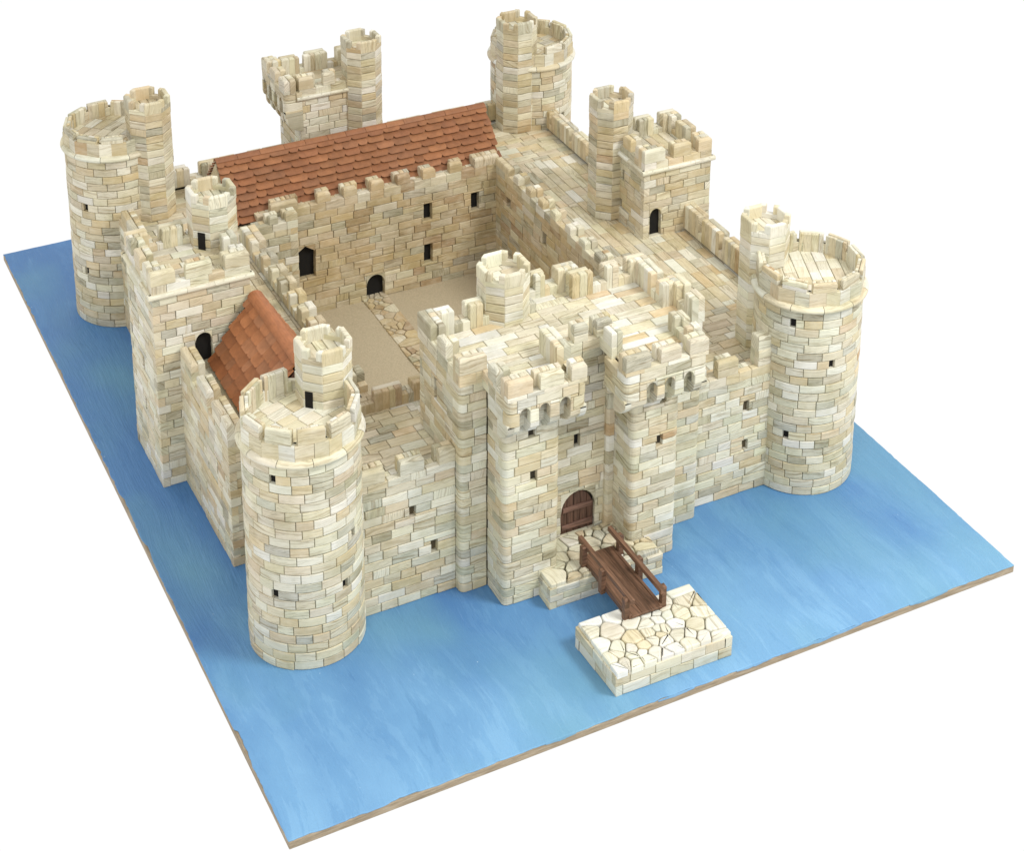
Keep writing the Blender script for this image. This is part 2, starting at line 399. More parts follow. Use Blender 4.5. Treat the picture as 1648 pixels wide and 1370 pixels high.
def clip(poly, P, Nn):
    out = []
    for i in range(len(poly)):
        a, b = poly[i-1], poly[i]
        da = (a[0]-P[0])*Nn[0]+(a[1]-P[1])*Nn[1]; db = (b[0]-P[0])*Nn[0]+(b[1]-P[1])*Nn[1]
        if da <= 0 < db or db <= 0 < da:
            q = da/(da-db); out.append((a[0]+(b[0]-a[0])*q, a[1]+(b[1]-a[1])*q))
        if db <= 0: out.append(b)
    return out
def area2(p): return abs(sum(p[i-1][0]*p[i][1]-p[i][0]*p[i-1][1] for i in range(len(p))))/2
def upf(x, y, n): return (x, y, n)
def deck(mb, poly, z, ang=0, wid=.15, lo=.28, hi=.6, pal='deck', th=.04):
    """planks clipped to a convex footprint"""
    cx = sum(p[0] for p in poly)/len(poly); cy = sum(p[1] for p in poly)/len(poly)
    R = max(hypot(p[0]-cx, p[1]-cy) for p in poly)+.1; c, s_ = cos(ang), sin(ang)
    A = sum(poly[i-1][0]*poly[i][1]-poly[i][0]*poly[i-1][1] for i in range(len(poly)))
    if A < 0: poly = poly[::-1]
    v = -R
    while v < R:
        wd = wid*random.uniform(.85, 1.15); u = -R-random.uniform(0, .4)
        while u < R:
            ln = random.uniform(lo, hi); g = .004
            q = [(u+g, v+g), (u+ln-g, v+g), (u+ln-g, v+wd-g), (u+g, v+wd-g)]
            q = [(cx+a*c-b*s_, cy+a*s_+b*c) for a, b in q]
            for i in range(len(poly)):
                a, b = poly[i-1], poly[i]; e = (b[0]-a[0], b[1]-a[1]); q = clip(q, a, (e[1], -e[0]))
                if len(q) < 3: break
            if len(q) >= 3 and area2(q) > .0012:
                tone = mb.tone(pal); mb_rot = ang
                # uv along the plank: use local frame function
                ql = [((a-cx)*c+(b-cy)*s_, -(a-cx)*s_+(b-cy)*c) for a, b in q]
                ql = [p for i, p in enumerate(ql) if hypot(p[0]-ql[i-1][0], p[1]-ql[i-1][1]) > .006]
                if len(ql) >= 3:
                    ff = lambda x, y, n: (cx+x*c-y*s_, cy+x*s_+y*c, n)
                    mb.prof(ff, ql, z-th, z+random.uniform(-.004, .003), .006, tone, 'u', bs=1)
            u += ln
        v += wd
def parapet(mb, P, Q, zb, zs, zt, t=.2, mer=(), pal='std', inner=True, h=.13, s0=0, s1=None):
    """crenellated wall: outer half stacked stones, inner half upright slabs"""
    f, L = wallf(P, Q, t); s1 = L if s1 is None else s1
    to = t*.52 if inner else t
    def g(u, n, v): # local frame with 'up' as the block normal: (u, depth) plane
        return f(u, v, n)
    def up(u, d, v): return f(u, v, t-d)   # d from outer face inward
    def block(u0, u1, d0, d1, z0, z1, bev, grain='u'):
        # ccw seen from above in (u,d): u to the right, d inward(left of travel) -> keep orientation
        mb.brick(up, u0, u1, d0, d1, z0, z1, bev=bev, pal=pal, grain=grain, gap=.002, jit=.003)
    # outer courses up to the sill
    nc = max(1, round((zs-zb)/h)); hh = (zs-zb)/nc
    for c in range(nc):
        u = s0
        while u < s1-1e-6:
            ln = random.uniform(.2, .34)
            if s1-u-ln < .12: ln = s1-u
            block(u, u+ln, 0, to, zb+c*hh, zb+(c+1)*hh-.002, .012); u += ln
    # inner slabs
    if inner:
        u = s0
        while u < s1-1e-6:
            ln = random.uniform(.07, .12)
            if s1-u-ln < .05: ln = s1-u
            um = u+ln/2; inm = any(a <= um <= b for a, b in mer)
            mb.brick(up, u, u+ln, to, t, zb, (zt-random.uniform(0, .007)) if inm else zs-random.uniform(0, .008), bev=.022 if inm else .008, pal=pal, grain='v', gap=.0008, jit=.002)
            u += ln
    for a, b in mer:
        nb = max(1, round((zt-zs)/.14)); hh = (zt-zs)/nb
        for c in range(nb):
            top = c == nb-1; bv = .036 if top else .007
            if b-a > .42 and not top:
                m_ = a+(b-a)*random.uniform(.4, .6); block(a, m_, 0, to, zs+c*hh, zs+(c+1)*hh, bv); block(m_, b, 0, to, zs+c*hh, zs+(c+1)*hh, bv)
            elif b-a > .5:
                m_ = a+(b-a)*random.uniform(.4, .6); block(a, m_, 0, to, zs+c*hh, zs+(c+1)*hh, bv); block(m_, b, 0, to, zs+c*hh, zs+(c+1)*hh, bv)
            else: block(a, b, 0, to, zs+c*hh, zs+(c+1)*hh+random.uniform(-.015, .01), bv)
def spaced(L, w, g, off=0):
    out = []; u = off
    while u < L-.05: out.append((max(0, u), min(L, u+w))); u += w+g
    return [m for m in out if m[1]-m[0] > .08]

def R4(x0, x1, y0, y1): return [(x0, y0), (x1, y0), (x1, y1), (x0, y1)]
def battlement(parent, *a, **k):
    m_ = MB(); parapet(m_, *a, **k); return attach(m_.build('battlement', SM), parent)
# ------------------------------------------------------------------ base board and water
BW, BD = 10.0, 13.96
mb = MB(); pts = []
mb.core([(0, 0), (BW, 0), (BW, BD), (0, BD)], -.115, -.012, 0)
board = mb.build('base_board', [M['board']])
tagged(board, 'square edged fibreboard base under the blue water with raw tan sides', 'board')
bv = board.modifiers.new('bev', 'BEVEL'); bv.width = .012; bv.segments = 2
def ragged(P, Q, amp, step=.05):
    L = hypot(Q[0]-P[0], Q[1]-P[1]); n = int(L/step); nx, ny = (Q[1]-P[1])/L, -(Q[0]-P[0])/L; out = []; a = 0
    drip = 0
    for i in range(n):
        a = a*.7+random.gauss(0, amp*.35)
        if random.random() < .025: drip = random.uniform(-1, 1)*amp*2.2
        drip *= .86
        d = -.004+min(.008, a*.6+drip); q = i/n
        out.append((P[0]+(Q[0]-P[0])*q+nx*d, P[1]+(Q[1]-P[1])*q+ny*d))
    return out
ring = ragged((0, 0), (BW, 0), .022)+ragged((BW, 0), (BW, BD), .012)+ragged((BW, BD), (0, BD), .01)+ragged((0, BD), (0, 0), .028)
mb = MB(); n = len(ring)
vs = [(x, y, -.0115) for x, y in ring]+[(x, y, -.004) for x, y in ring]
cxx, cyy = BW/2, BD/2
vs += [(x+(.012 if x < 1 else -.012 if x > 9 else 0), y+(.012 if y < 1 else -.012 if y > 13 else 0), 0) for x, y in ring]
fs = [(i, (i+1) % n, n+(i+1) % n, n+i) for i in range(n)]+[(n+i, n+(i+1) % n, 2*n+(i+1) % n, 2*n+i) for i in range(n)]+[tuple(range(2*n, 3*n))]
mb.add(vs, fs, [(0, 0)]*(3*n), (.2, .4, .7, 1), 0)
# paint run over the front edge in a few places
for (x0, x1, dd) in ((6.35, 7.55, .035), (5.7, 6.2, .022), (8.3, 8.9, .03), (3.1, 3.5, .02), (4.6, 5.1, .018)):
    k = 14; xs = np.linspace(x0, x1, k); lo = [-.012-dd*sin(pi*i/(k-1))*random.uniform(.5, 1.1) for i in range(k)]
    vs = [(x, -.0055, -.001) for x in xs]+[(x, -.0055, l) for x, l in zip(xs, lo)]+[(x, .004, -.001) for x in xs]
    fs = [(k+i, k+i+1, i+1, i) for i in range(k-1)]+[(i, i+1, 2*k+i+1, 2*k+i) for i in range(k-1)]
    mb.add(vs, fs, [(0, 0)]*(3*k), (.2, .4, .7, 1), 0)
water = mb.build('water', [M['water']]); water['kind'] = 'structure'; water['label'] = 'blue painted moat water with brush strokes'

# ------------------------------------------------------------------ the castle
castle = empty('castle', 'cream stone brick model castle with round corner towers, two red roofs and a gatehouse', 'castle', loc=(5.02, 7.3, 0))
def cpart(mb, name, label=None, mats=SM, parent=castle):
    o = mb.build(name, mats, None, label)
    return attach(o, parent)
def world_loc(o):
    x, y, z = 0, 0, 0
    while o: x += o.location[0]; y += o.location[1]; z += o.location[2]; o = o.parent
    return x, y, z
def attach(o, parent):
    wl = world_loc(parent); o.parent = parent; o.location = (-wl[0], -wl[1], -wl[2]) if o.type == 'MESH' else o.location
    return o

def octo(cx, cy, r, rot=pi/8):
    R_ = r/cos(pi/8)*.965
    return [(cx+R_*cos(rot+i*pi/4), cy+R_*sin(rot+i*pi/4)) for i in range(8)]
def turret(parent, cx, cy, z0, zt, r=.335, pal='std', door=None, label=None):
    mb = MB(); pts = octo(cx, cy, r)
    zf = zt-.20; ops = {}
    if door: ops[door[0]] = [(door[1], door[1]+door[2], z0+door[4], z0+door[4]+door[3])]
    polywalls(mb, pts, z0, zf, .06, ops, pal=pal, lo=.255, hi=.5, ctop=zf+.0, h=.122, bev=.010)
    deck(mb, [(cx+(x-cx)*.97, cy+(y-cy)*.97) for x, y in pts], zf, random.choice((0, pi/2)), wid=.12, pal=pal)
    t = .075
    for i in range(8):
        P, Q = pts[i], pts[(i+1) % 8]; f, L = wallf(P, Q, t); nt_ = i % 2 == 0
        up = lambda u, d, v, f=f: f(u, v, t-d)
        segs = [(0, L)] if not nt_ else [(0, L*.5-.05), (L*.5+.05, L)]
        zz = zt-random.uniform(0, .02)
        if nt_: mb.brick(up, 0, L, 0, t, zf, zf+.07, bev=.01, pal=pal, gap=.001)
        for a, b in segs:
            mb.brick(up, a, b, 0, t, zf+(.07 if nt_ else 0), zz, bev=.02, pal=pal, grain='v', gap=.001, jit=.004)
        if door is None or True:
            pass
    o = cpart(mb, 'turret', label, parent=parent)
    if door:
        f, L = wallf(pts[door[0]], pts[(door[0]+1) % 8], .06)
        attach(pane(f, ops[door[0]][0], .06, None, 'doorway'), parent)
    return o

def round_tower(cx, cy, r, label, wins, tur, door=None, deckang=.6, pal='std', nm=11, rot0=0., tz=3.83, zmt=3.37):
    mb = MB(); t = .075
    f = lambda u, v, n: (cx+(r-t+n)*cos(u/r), cy+(r-t+n)*sin(u/r), v)
    L = 2*pi*r; ZR = 2.88
    nc = 23; h = ZR/nc
    ops = []
    for a, z in wins:
        u = (radians(a) % (2*pi))*r; c = round((z-h/2)/h); ops.append((u-.04, u+.04, c*h, (c+1)*h))
    for c in range(nc):
        u = random.uniform(0, .25); end = u+L
        while u < end-1e-6:
            ln = random.uniform(.2, .36)
            if end-u-ln < .14: ln = end-u
            rects = [(u, u+ln, c*h, (c+1)*h)]
            for op in ops:
                rects = subtract(rects, op)
                rects = subtract(rects, (op[0]+L, op[1]+L, op[2], op[3]))
            for q in rects: mb.brick(f, *q, 0, t+random.uniform(-.006, .004), pal=pal, k=4, bev=.010)
            u += ln
    mb.core([(cx+(r-t+.008)*cos(a), cy+(r-t+.008)*sin(a)) for a in np.linspace(0, 2*pi, 49)[:-1]], 0, ZR)
    o = cpart(mb, 'round_tower', label)
    for op in ops:
        p = MB(); p.prof(f, [(op[0]-.01, op[2]-.01), (op[1]+.01, op[2]-.01), (op[1]+.01, op[3]+.01), (op[0]-.01, op[3]+.01)], .015, .022, .001, (.01,)*3+(0,), bs=1)
        attach(p.build('window', [M['dark']]), o)
    # moulded ring in segments
    mb = MB(); ns = 11; a0 = random.uniform(0, 1)
    for s_ in range(ns):
        b0, b1 = a0+s_*2*pi/ns+.004, a0+(s_+1)*2*pi/ns-.004; tone = mb.tone('pale'); vs = []; uvs = []; K = 8; J = 9; oy = random.uniform(0, 50)
        for i in range(K+1):
            a = b0+(b1-b0)*i/K
            for j in range(J):
                q = -pi/2+pi*j/(J-1)
                rr = r-.02+.078*cos(q)+(0 if 0 < j < J-1 else -.05); zz = ZR+.045+.05*sin(q)
                vs.append((cx+rr*cos(a), cy+rr*sin(a), zz)); uvs.append((oy+a*r, oy+j*.02))
        fs = [(i*J+j, (i+1)*J+j, (i+1)*J+j+1, i*J+j+1) for i in range(K) for j in range(J-1)]
        mb.add(vs, fs, uvs, tone, 0)
    attach(mb.build('cornice_ring', SM, smooth=True), o)
    # facetted parapet
    zb = ZR+.09; zs = zb+.21; zt = zmt; mb = MB(); R1 = r+.012; tt = .105
    P = [(cx+R1*cos(rot0+i*2*pi/nm), cy+R1*sin(rot0+i*2*pi/nm)) for i in range(nm)]
    for i in range(nm):
        A, B = P[i], P[(i+1) % nm]; fm, Lm = wallf(A, B, tt); mx, my = (A[0]+B[0])/2, (A[1]+B[1])/2
        up = lambda u, d, v, fm=fm: fm(u, v, tt-d)
        x_ = Lm*.5*random.uniform(.8, 1.2)
        mb.brick(up, 0, x_, 0, tt*.55, zb, zs, pal=pal, gap=.001, bev=.012); mb.brick(up, x_, Lm, 0, tt*.55, zb, zs, pal=pal, gap=.001, bev=.012)
        if tur and hypot(mx-tur[0], my-tur[1]) < .34: continue
        k = 4
        for j in range(k):
            a, b = Lm*j/k, Lm*(j+1)/k; ed = .05
            a2, b2 = max(a, ed), min(b, Lm-ed)
            if tur and hypot((A[0]+(B[0]-A[0])*(a+b)/2/Lm)-tur[0], (A[1]+(B[1]-A[1])*(a+b)/2/Lm)-tur[1]) < .36: continue
            mb.brick(up, a2, b2, tt*.55, tt, zb-.02, zt-random.uniform(0, .01), pal=pal, grain='v', gap=.001, bev=.012)
            mb.brick(up, a if j else 0, b if j < k-1 else Lm, tt*.55, tt, zb-.02, zs-.002, pal=pal, gap=.001, bev=.008) if j in (0, k-1) else None
        a, b = .045, Lm-.045
        if random.random() < .35: mb.brick(up, a, b, 0, tt*.55, zs, zt+random.uniform(-.02, .01), pal=pal, gap=.001, bev=.022, jit=.006)
        else:
            zm = zs+(zt-zs)*random.uniform(.4, .6)
            mb.brick(up, a, b, 0, tt*.55, zs, zm, pal=pal, gap=.001, bev=.008); mb.brick(up, a, b, 0, tt*.55, zm, zt+random.uniform(-.02, .01), pal=pal, gap=.001, bev=.022, jit=.006)
    attach(mb.build('battlement', SM), o)
    mb = MB(); ins = [(cx+(x-cx)*.93, cy+(y-cy)*.93) for x, y in P]
    mb.core(ins, ZR-.05, ZR+.11)
    deck(mb, ins, ZR+.155, deckang, wid=.16, lo=.18, hi=.34, pal='pale' if pal == 'front' else 'deck')
    attach(mb.build('roof_deck', SM), o)
    if tur: turret(o, tur[0], tur[1], 1.78 if not door else 1.78, tz, r=.335, pal=pal if pal != 'front' else 'pale', door=None)
    if door:
        # dark panel painted as an unlit doorway on the turret above the deck
        pts = octo(tur[0], tur[1], .335); i, u0 = door; ff, L_ = wallf(pts[i], pts[(i+1) % 8], .06)
        p = MB(); p.prof(ff, [(u0, ZR+.15), (u0+.1, ZR+.15), (u0+.1, ZR+.37), (u0, ZR+.37)], .05, .066, .002, (.01,)*3+(0,), bs=1)
        attach(p.build('doorway', [M['dark']]), o)
    return o
round_tower(1.34, 3.04, .715, 'round tower at the near left corner, its turret rising from the roof deck', [(-137.9, 2.72), (-140.8, 1.02), (-53.8, 1.74), (-67.8, 1.05)], (1.80, 3.44), door=(4, .03), deckang=.35, pal='front', nm=11, rot0=.28)
round_tower(8.697, 3.13, .745, 'round tower at the right corner of the front wall', [(-140.6, 2.726), (-96.1, 2.025), (-141.5, 0.998)], (8.36, 3.77), deckang=1.2, pal='front', rot0=.1, tz=3.74, zmt=3.32)
round_tower(1.37, 11.55, .72, 'round tower at the far left corner', [(-143.6, 2.03), (-148.9, .99)], (1.83, 11.06), deckang=.7, pal='std', rot0=.2, tz=3.80, zmt=3.28)
round_tower(8.69, 11.63, .705, 'round tower at the far corner, half hidden behind its turret', [(-64.1, 1.93)], (8.245, 11.3), deckang=.3, pal='std', rot0=.0, tz=3.82, zmt=3.3)

# ---- mouldings
def moulding(mb, P, Q, z, w=.05, h=.07, ext=.05):
    f, L = wallf(P, Q, 0); u = -ext
    while u < L+ext-1e-6:
        ln = random.uniform(.35, .6)
        if L+ext-u-ln < .2: ln = L+ext-u
        prof_ = [(-.03, z-h/2), (w*.6, z-h/2), (w*.9, z-h*.28), (w, z), (w*.9, z+h*.28), (w*.6, z+h/2), (-.03, z+h/2)]
        tone = mb.tone('pale'); o_ = random.uniform(0, 50); vs = []; uvs = []
        for uu in (u+.002, u+ln-.002):
            for n_, z_ in prof_: vs.append(f(uu, z_, n_)); uvs.append((o_+uu, o_+z_+n_))
        k = len(prof_); fs = [(i, i+1, k+i+1, k+i) for i in range(k-1)]+[tuple(range(k)), tuple(range(2*k-1, k-1, -1))]
        mb.add(vs, [tuple(reversed(q)) for q in fs], uvs, tone, 0); u += ln

def square_tower(x0, x1, y0, y1, label, ops, tur, pal='std', door_edges=(), mer=None, zdeck=3.05, zt=3.34, tz=3.85, mold=(0, 1, 2, 3), shaft_h=2.96, tr=.335, skip=()):
    mb = MB(); pts = [(x0, y0), (x1, y0), (x1, y1), (x0, y1)]; t = .1
    polywalls(mb, pts, 0, shaft_h, t, ops, pal=pal)
    o = cpart(mb, 'square_tower', label)
    for i, L_ in ops.items():
        f, L = wallf(pts[i], pts[(i+1) % 4], t)
        for op in L_: attach(pane(f, op, t, None, 'doorway' if (len(op) > 4 and op[4] == 'arch') else 'window'), o)
    mb = MB()
    for i in mold: moulding(mb, pts[i], pts[(i+1) % 4], shaft_h+.025, ext=.05 if i % 2 == 0 else -.002)
    attach(mb.build('cornice', SM), o)
    mb = MB()
    q = [(x0+.1, y0+.1), (x1-.1, y0+.1), (x1-.1, y1-.1), (x0+.1, y1-.1)]
    mb.core(q, shaft_h-.1, zdeck-.03); deck(mb, q, zdeck, 0 if (x1-x0) > 1.2 else pi/2, pal='deck'); attach(mb.build('roof_deck', SM), o)
    mb = MB()
    for i in range(4):
        if i in skip: continue
        P, Q = pts[i], pts[(i+1) % 4]; L = hypot(Q[0]-P[0], Q[1]-P[1])
        ms = mer[i] if mer else [(0, .3), (L/2-.17, L/2+.17), (L-.3, L)]
        # keep the corners from doubling: shorten every second side
        if i % 2: 
            U = ((Q[0]-P[0])/L, (Q[1]-P[1])/L); P2 = (P[0]+U[0]*.2, P[1]+U[1]*.2); Q2 = (Q[0]-U[0]*.2, Q[1]-U[1]*.2)
            ms = [(max(0, a-.2), min(L-.4, b-.2)) for a, b in ms]; ms = [m for m in ms if m[1]-m[0] > .05]
            if tur: ms = clear(ms, P2, Q2, tur)
            parapet(mb, P2, Q2, shaft_h+.045, zdeck+.09, zt, .2, ms, pal)
        else:
            if tur: ms = clear(ms, P, Q, tur)
            parapet(mb, P, Q, shaft_h+.045, zdeck+.09, zt, .2, ms, pal)
    attach(mb.build('battlement', SM), o)
    if tur: turret(o, tur[0], tur[1], 1.78, tz, r=tr, pal=pal)
    return o
def clear(ms, P, Q, tur, rad=.36):
    L = hypot(Q[0]-P[0], Q[1]-P[1]); out = []
    for a, b in ms:
        while b-a > .06 and hypot(P[0]+(Q[0]-P[0])*a/L-tur[0], P[1]+(Q[1]-P[1])*a/L-tur[1]) < rad: a += .03
        while b-a > .06 and hypot(P[0]+(Q[0]-P[0])*b/L-tur[0], P[1]+(Q[1]-P[1])*b/L-tur[1]) < rad: b -= .03
        if b-a > .07: out.append((a, b))
    return out
wt = square_tower(.57, 1.93, 6.6, 7.88, 'square tower in the middle of the left wall, arched doorway beside the small roof', {0: [(.56, .79, 1.80, 2.27, 'arch')], 3: [(.6, .66, 1.5, 1.72), (.58, .64, .85, 1.05)]}, (1.75, 7.65),
   mer={0: [(0, .34), (.48, .84), (1.02, 1.36)], 1: [(0, .3), (.5, .8), (1., 1.28)], 2: [(0, .3), (.55, .9), (1.06, 1.36)], 3: [(0, .34), (.48, .76), (.9, 1.28)]}, pal='front', tz=3.88)
# dark panel painted as an unlit doorway at the turret foot on the left square tower
pts = octo(1.75, 7.65, .335); ff, L_ = wallf(pts[4], pts[5], .06)
p = MB(); p.prof(ff, [(.08, 3.05), (.19, 3.05), (.19, 3.31), (.08, 3.31)], .05, .066, .002, (.01,)*3+(0,), bs=1); attach(p.build('doorway', [M['dark']]), wt)
et = square_tower(8.24, 9.43, 6.88, 8.08, 'square tower in the middle of the right wall with an open arched doorway', {0: [(.12, .32, 1.80, 2.27, 'arch')], 3: [(.5, .56, 2.5, 2.68), (.45, .51, 2.0, 2.13)]}, (8.235, 7.95), pal='std', shaft_h=2.9, zdeck=2.98, zt=3.27, tz=3.82,
   mer={0: [(0, .36), (.5, .82), (.95, 1.19)], 1: [(0, .3), (.48, .78), (.92, 1.2)], 2: [(0, .3), (.45, .75), (.9, 1.19)], 3: [(0, .3), (.45, .75), (.9, 1.2)]})
nt_ = square_tower(4.46, 5.75, 11.60, 12.62, 'square tower behind the long roof, its top jutting out on corbels', {}, (5.586, 11.7), pal='std', mold=(0,), shaft_h=2.92, zdeck=3.0, zt=3.30, tz=3.83, tr=.32, skip=(3,),
   mer={0: [(0, .25), (.42, .62), (.78, 1.0)], 1: [(0, .3), (.5, .8)], 2: [(0, .3), (.5, .85), (1.0, 1.29)], 3: [(.0, .3), (.42, .64), (.74, 1.02)]})

# ---- machicolation (row of arched corbels carrying a jutting parapet)
def machicolation(parent, P, Q, out, zlo, zhi, archs, zt, mer, pal='front', aw=.14, ah=.3, zarch=2.74, label=None, sides=(True, True), t=.09, back=None):
    """P->Q is the jutting face; `out` is how far it stands out from the wall behind"""
    mb = MB(); f, L = wallf(P, Q, t)
    ops = [(a-aw/2, a+aw/2, zarch, zarch+ah) for a in archs]
    zc = zarch+.08
    # face: upper stones then voussoir band pierced by arches
    U = ((Q[0]-P[0])/L, (Q[1]-P[1])/L); Nn = (U[1], -U[0]); bk = back if back else out+.05
    path = [P, Q]; e_ = 0
    if sides[0]: path = [(P[0]-Nn[0]*bk, P[1]-Nn[1]*bk)]+path; e_ = 1
    if sides[1]: path = path+[(Q[0]-Nn[0]*bk, Q[1]-Nn[1]*bk)]
    chain(mb, path, zc, zhi, t, {e_: [(a, b, c-.2, d, 'arch') for a, b, c, d in ops]}, pal, .085, .15, .012)
    # corbels between the arches
    if sides[0] or sides[1]:
        for ua, ub in ((0, .10), (L-.10, L)):
            A_ = [f(ua, 0, t-.02), f(ub, 0, t-.02), f(ub, 0, t-bk+.02), f(ua, 0, t-bk+.02)]; mb.core([(a[0], a[1]) for a in A_], zc-.004, zc+.03, 0); mb.t[-6:] = [mb.tone(pal)]*6
    tb = mb.tone(pal); vs = [f(u_, z_, n_) for n_ in (-.09, -.14) for u_, z_ in ((.03, zlo+.10), (L-.03, zlo+.10), (L-.03, zhi), (.03, zhi))]
    mb.add(vs, [(0, 1, 2, 3), (0, 4, 5, 1), (4, 7, 6, 5), (0, 3, 7, 4), (1, 5, 6, 2)], [(v[0], v[2]) for v in vs], tb, 0)
    edges = [0]+sum([[o[0], o[1]] for o in ops], [])+[L]
    for i in range(0, len(edges), 2):
        a, b = edges[i], edges[i+1]
        if b-a < .03: continue
        g = .004
        prof_ = []
        for zz, nn in ((zc, t), (zc-.07, t-.012), (zc-.10, t-.05), (zlo+.12, t-.06), (zlo+.07, t-.085), (zlo, t-out*.85)): prof_.append((nn, zz))
        prof_ = [(t-out-.05, zc)]+prof_+[(t-out-.05, zlo-.02)]
        k = len(prof_); tone = mb.tone(pal); vs = []; uvs = []; o_ = random.uniform(0, 50)
        for uu in (a+g, b-g):
            for n_, z_ in prof_: vs.append(f(uu, z_, n_)); uvs.append((o_+uu+n_*.3, o_+z_))
        fs = [(i_, (i_+1) % k, k+(i_+1) % k, k+i_) for i_ in range(k)]+[tuple(range(k))[::-1], tuple(range(k, 2*k))]
        mb.add(vs, fs, uvs, tone, 0)
    # returns at both ends
    for end, X in ((0, P), (1, Q)):
        if not sides[end]: continue
        Y = (X[0]-Nn[0]*bk, X[1]-Nn[1]*bk)
        A, B = (Y, X) if end == 0 else (X, Y)
        fr, Lr = wallf(A, B, t)
        # curved underside of the return
        K = 7; o_ = random.uniform(0, 40); tone = mb.tone('pale' if end else pal); vs = []; uvs = []
        for u_, nz in ((0, 0), (1, 1)):
            pass
        prof_ = [(0 if end else Lr, zc)]
        rr = min(bk, out)
        for j in range(K+1):
            q = pi/2*j/K
            d = out*sin(q); z_ = zc-(zc-zlo)*(1-cos(q)) if False else zc-(zc-zlo)*sin(pi/2*j/K)
            dd = rr*(1-cos(pi/2*j/K)); prof_.append(((dd if end else Lr-dd), z_))
        prof_.append(((rr+.0 if end else Lr-rr), zc))
        kk = len(prof_)
        for nn in (0, t-.006):
            for a_, z_ in prof_: vs.append(fr(a_, z_, nn)); uvs.append((o_+a_, o_+z_))
        fs = [(i_, (i_+1) % kk, kk+(i_+1) % kk, kk+i_) for i_ in range(kk)]+[tuple(range(kk)), tuple(range(kk, 2*kk))]
        mb.add(vs, fs, uvs, tone, 0)
    # merlons above
    parapet(mb, P, Q, zhi, zhi+.06, zt, .2, mer, pal, inner=True)
    return attach(mb.build('machicolation', SM, None, label), parent)

mb = MB(); q = R4(4.28, 4.56, 11.72, 12.62); mb.core(q, 2.9, 2.97, 0); deck(mb, q, 3.0, 0); 
battlement(nt_, (4.46, 12.64), (4.22, 12.64), 2.95, 3.09, 3.30, .2, [(.02, .2)], 'std'); attach(mb.build('roof_deck', SM), nt_)
machicolation(nt_, (4.2, 12.70), (4.2, 11.585), .26, 2.38, 3.06, [.14, .40, .66, .92], 3.30, [(0, .26), (.42, .68), (.84, 1.11)], 'std', zarch=2.64, sides=(False, True), label='arched corbel row on the left face of the far tower')

# ---- gatehouse
G = [(3.30, 4.08), (3.30, 2.78), (3.67, 2.78), (3.67, 2.30), (4.45, 2.30), (4.45, 2.82), (5.47, 2.82), (5.47, 2.29), (6.17, 2.29), (6.17, 2.74), (6.78, 2.74), (6.78, 3.42), (6.62, 3.42), (6.62, 4.14), (5.66, 4.14), (5.66, 4.36), (4.90, 4.36), (4.90, 4.08)]
mb = MB()
gops = {3: [(.375, .465, 1.75, 1.91), (.34, .43, 2.40, 2.54)], 5: [(.475, .56, 1.67, 1.84), (.30, .80, .33, .97, 'arch')], 7: [(.375, .46, 1.71, 1.87), (.41, .50, 2.35, 2.50)], 0: [(.5, .58, 2.45, 2.75)]}
roundwalls(mb, G, 0, 3.05, .09, gops, pal='front', ctop=3.05)
gate = cpart(mb, 'gatehouse', 'tall gatehouse of pale stone with two square towers flanking the wooden door')
for i, L_ in gops.items():
    f, L = wallf(G[i], G[(i+1) % len(G)], .09)
    for op in L_:
        if len(op) > 4: continue
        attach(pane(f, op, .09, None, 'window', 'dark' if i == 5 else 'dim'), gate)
mb = MB()
# decks in rectangles
for q, a in (([(3.4, 2.88), (4.9, 2.88), (4.9, 3.98), (3.4, 3.98)], 0), ([(4.9, 2.88), (5.66, 2.88), (5.66, 4.26), (4.9, 4.26)], 0), ([(5.66, 2.88), (6.68, 2.88), (6.68, 4.04), (5.66, 4.04)], 0), ([(3.7, 2.15), (4.6, 2.15), (4.6, 2.88), (3.7, 2.88)], 0), ([(5.33, 2.15), (6.35, 2.15), (6.35, 2.88), (5.33, 2.88)], 0)):
    deck(mb, q, 3.09, a, pal='gdeck'); mb.core(q, 2.98, 3.06)
attach(mb.build('roof_deck', SM), gate)
ZB, ZS, ZT = 3.05, 3.22, 3.43
def par(P, Q, mer, zb=ZB, zs=ZS, zt=ZT, t=.2, s0=0, s1=None, pal='front'):
    battlement(gate, P, Q, zb, zs, zt, t, mer, pal, s0=s0, s1=s1)
par((3.30, 4.08), (3.30, 2.98), [(0, .42), (.62, .88)]); 
par((3.30, 2.78), (3.67, 2.78), [(0, .37)]); par((3.30, 2.98), (3.30, 2.80), [(0, .18)])
par((4.70, 2.52), (4.70, 3.02), [(.0, .17), (.22, .5)], t=.2)     # inner right side of the left tower
par((4.72, 2.82), (5.47, 2.82), [(.18, .38), (.50, .72)], zs=3.2)
par((5.26, 2.84), (5.26, 2.50), [(.12, .34)], t=.16)
par((6.78, 2.74), (6.78, 3.42), [(0, .25), (.36, .68)])
par((6.78, 3.42), (6.42, 3.42), [(.0, .36)])
par((6.62, 3.44), (6.62, 3.94), [(.1, .5)])
par((6.62, 4.14), (5.46, 4.14), [(0, .3), (.42, .66), (.86, 1.16)])
par((5.66, 4.16), (5.66, 4.34), [(0, .18)])
par((5.66, 4.36), (4.90, 4.36), [(.0, .3), (.46, .66)])
par((4.90, 4.08), (3.50, 4.08), [(.72, .98), (1.16, 1.4)])
machicolation(gate, (3.60, 2.05), (4.68, 2.05), .25, 2.58, 3.18, [.235, .50, .78], 3.44, [(0, .34), (.44, .76), (.86, 1.08)], 'front', zarch=2.73, ah=.31, back=.56, label='corbelled arches and parapet on the left gate tower')
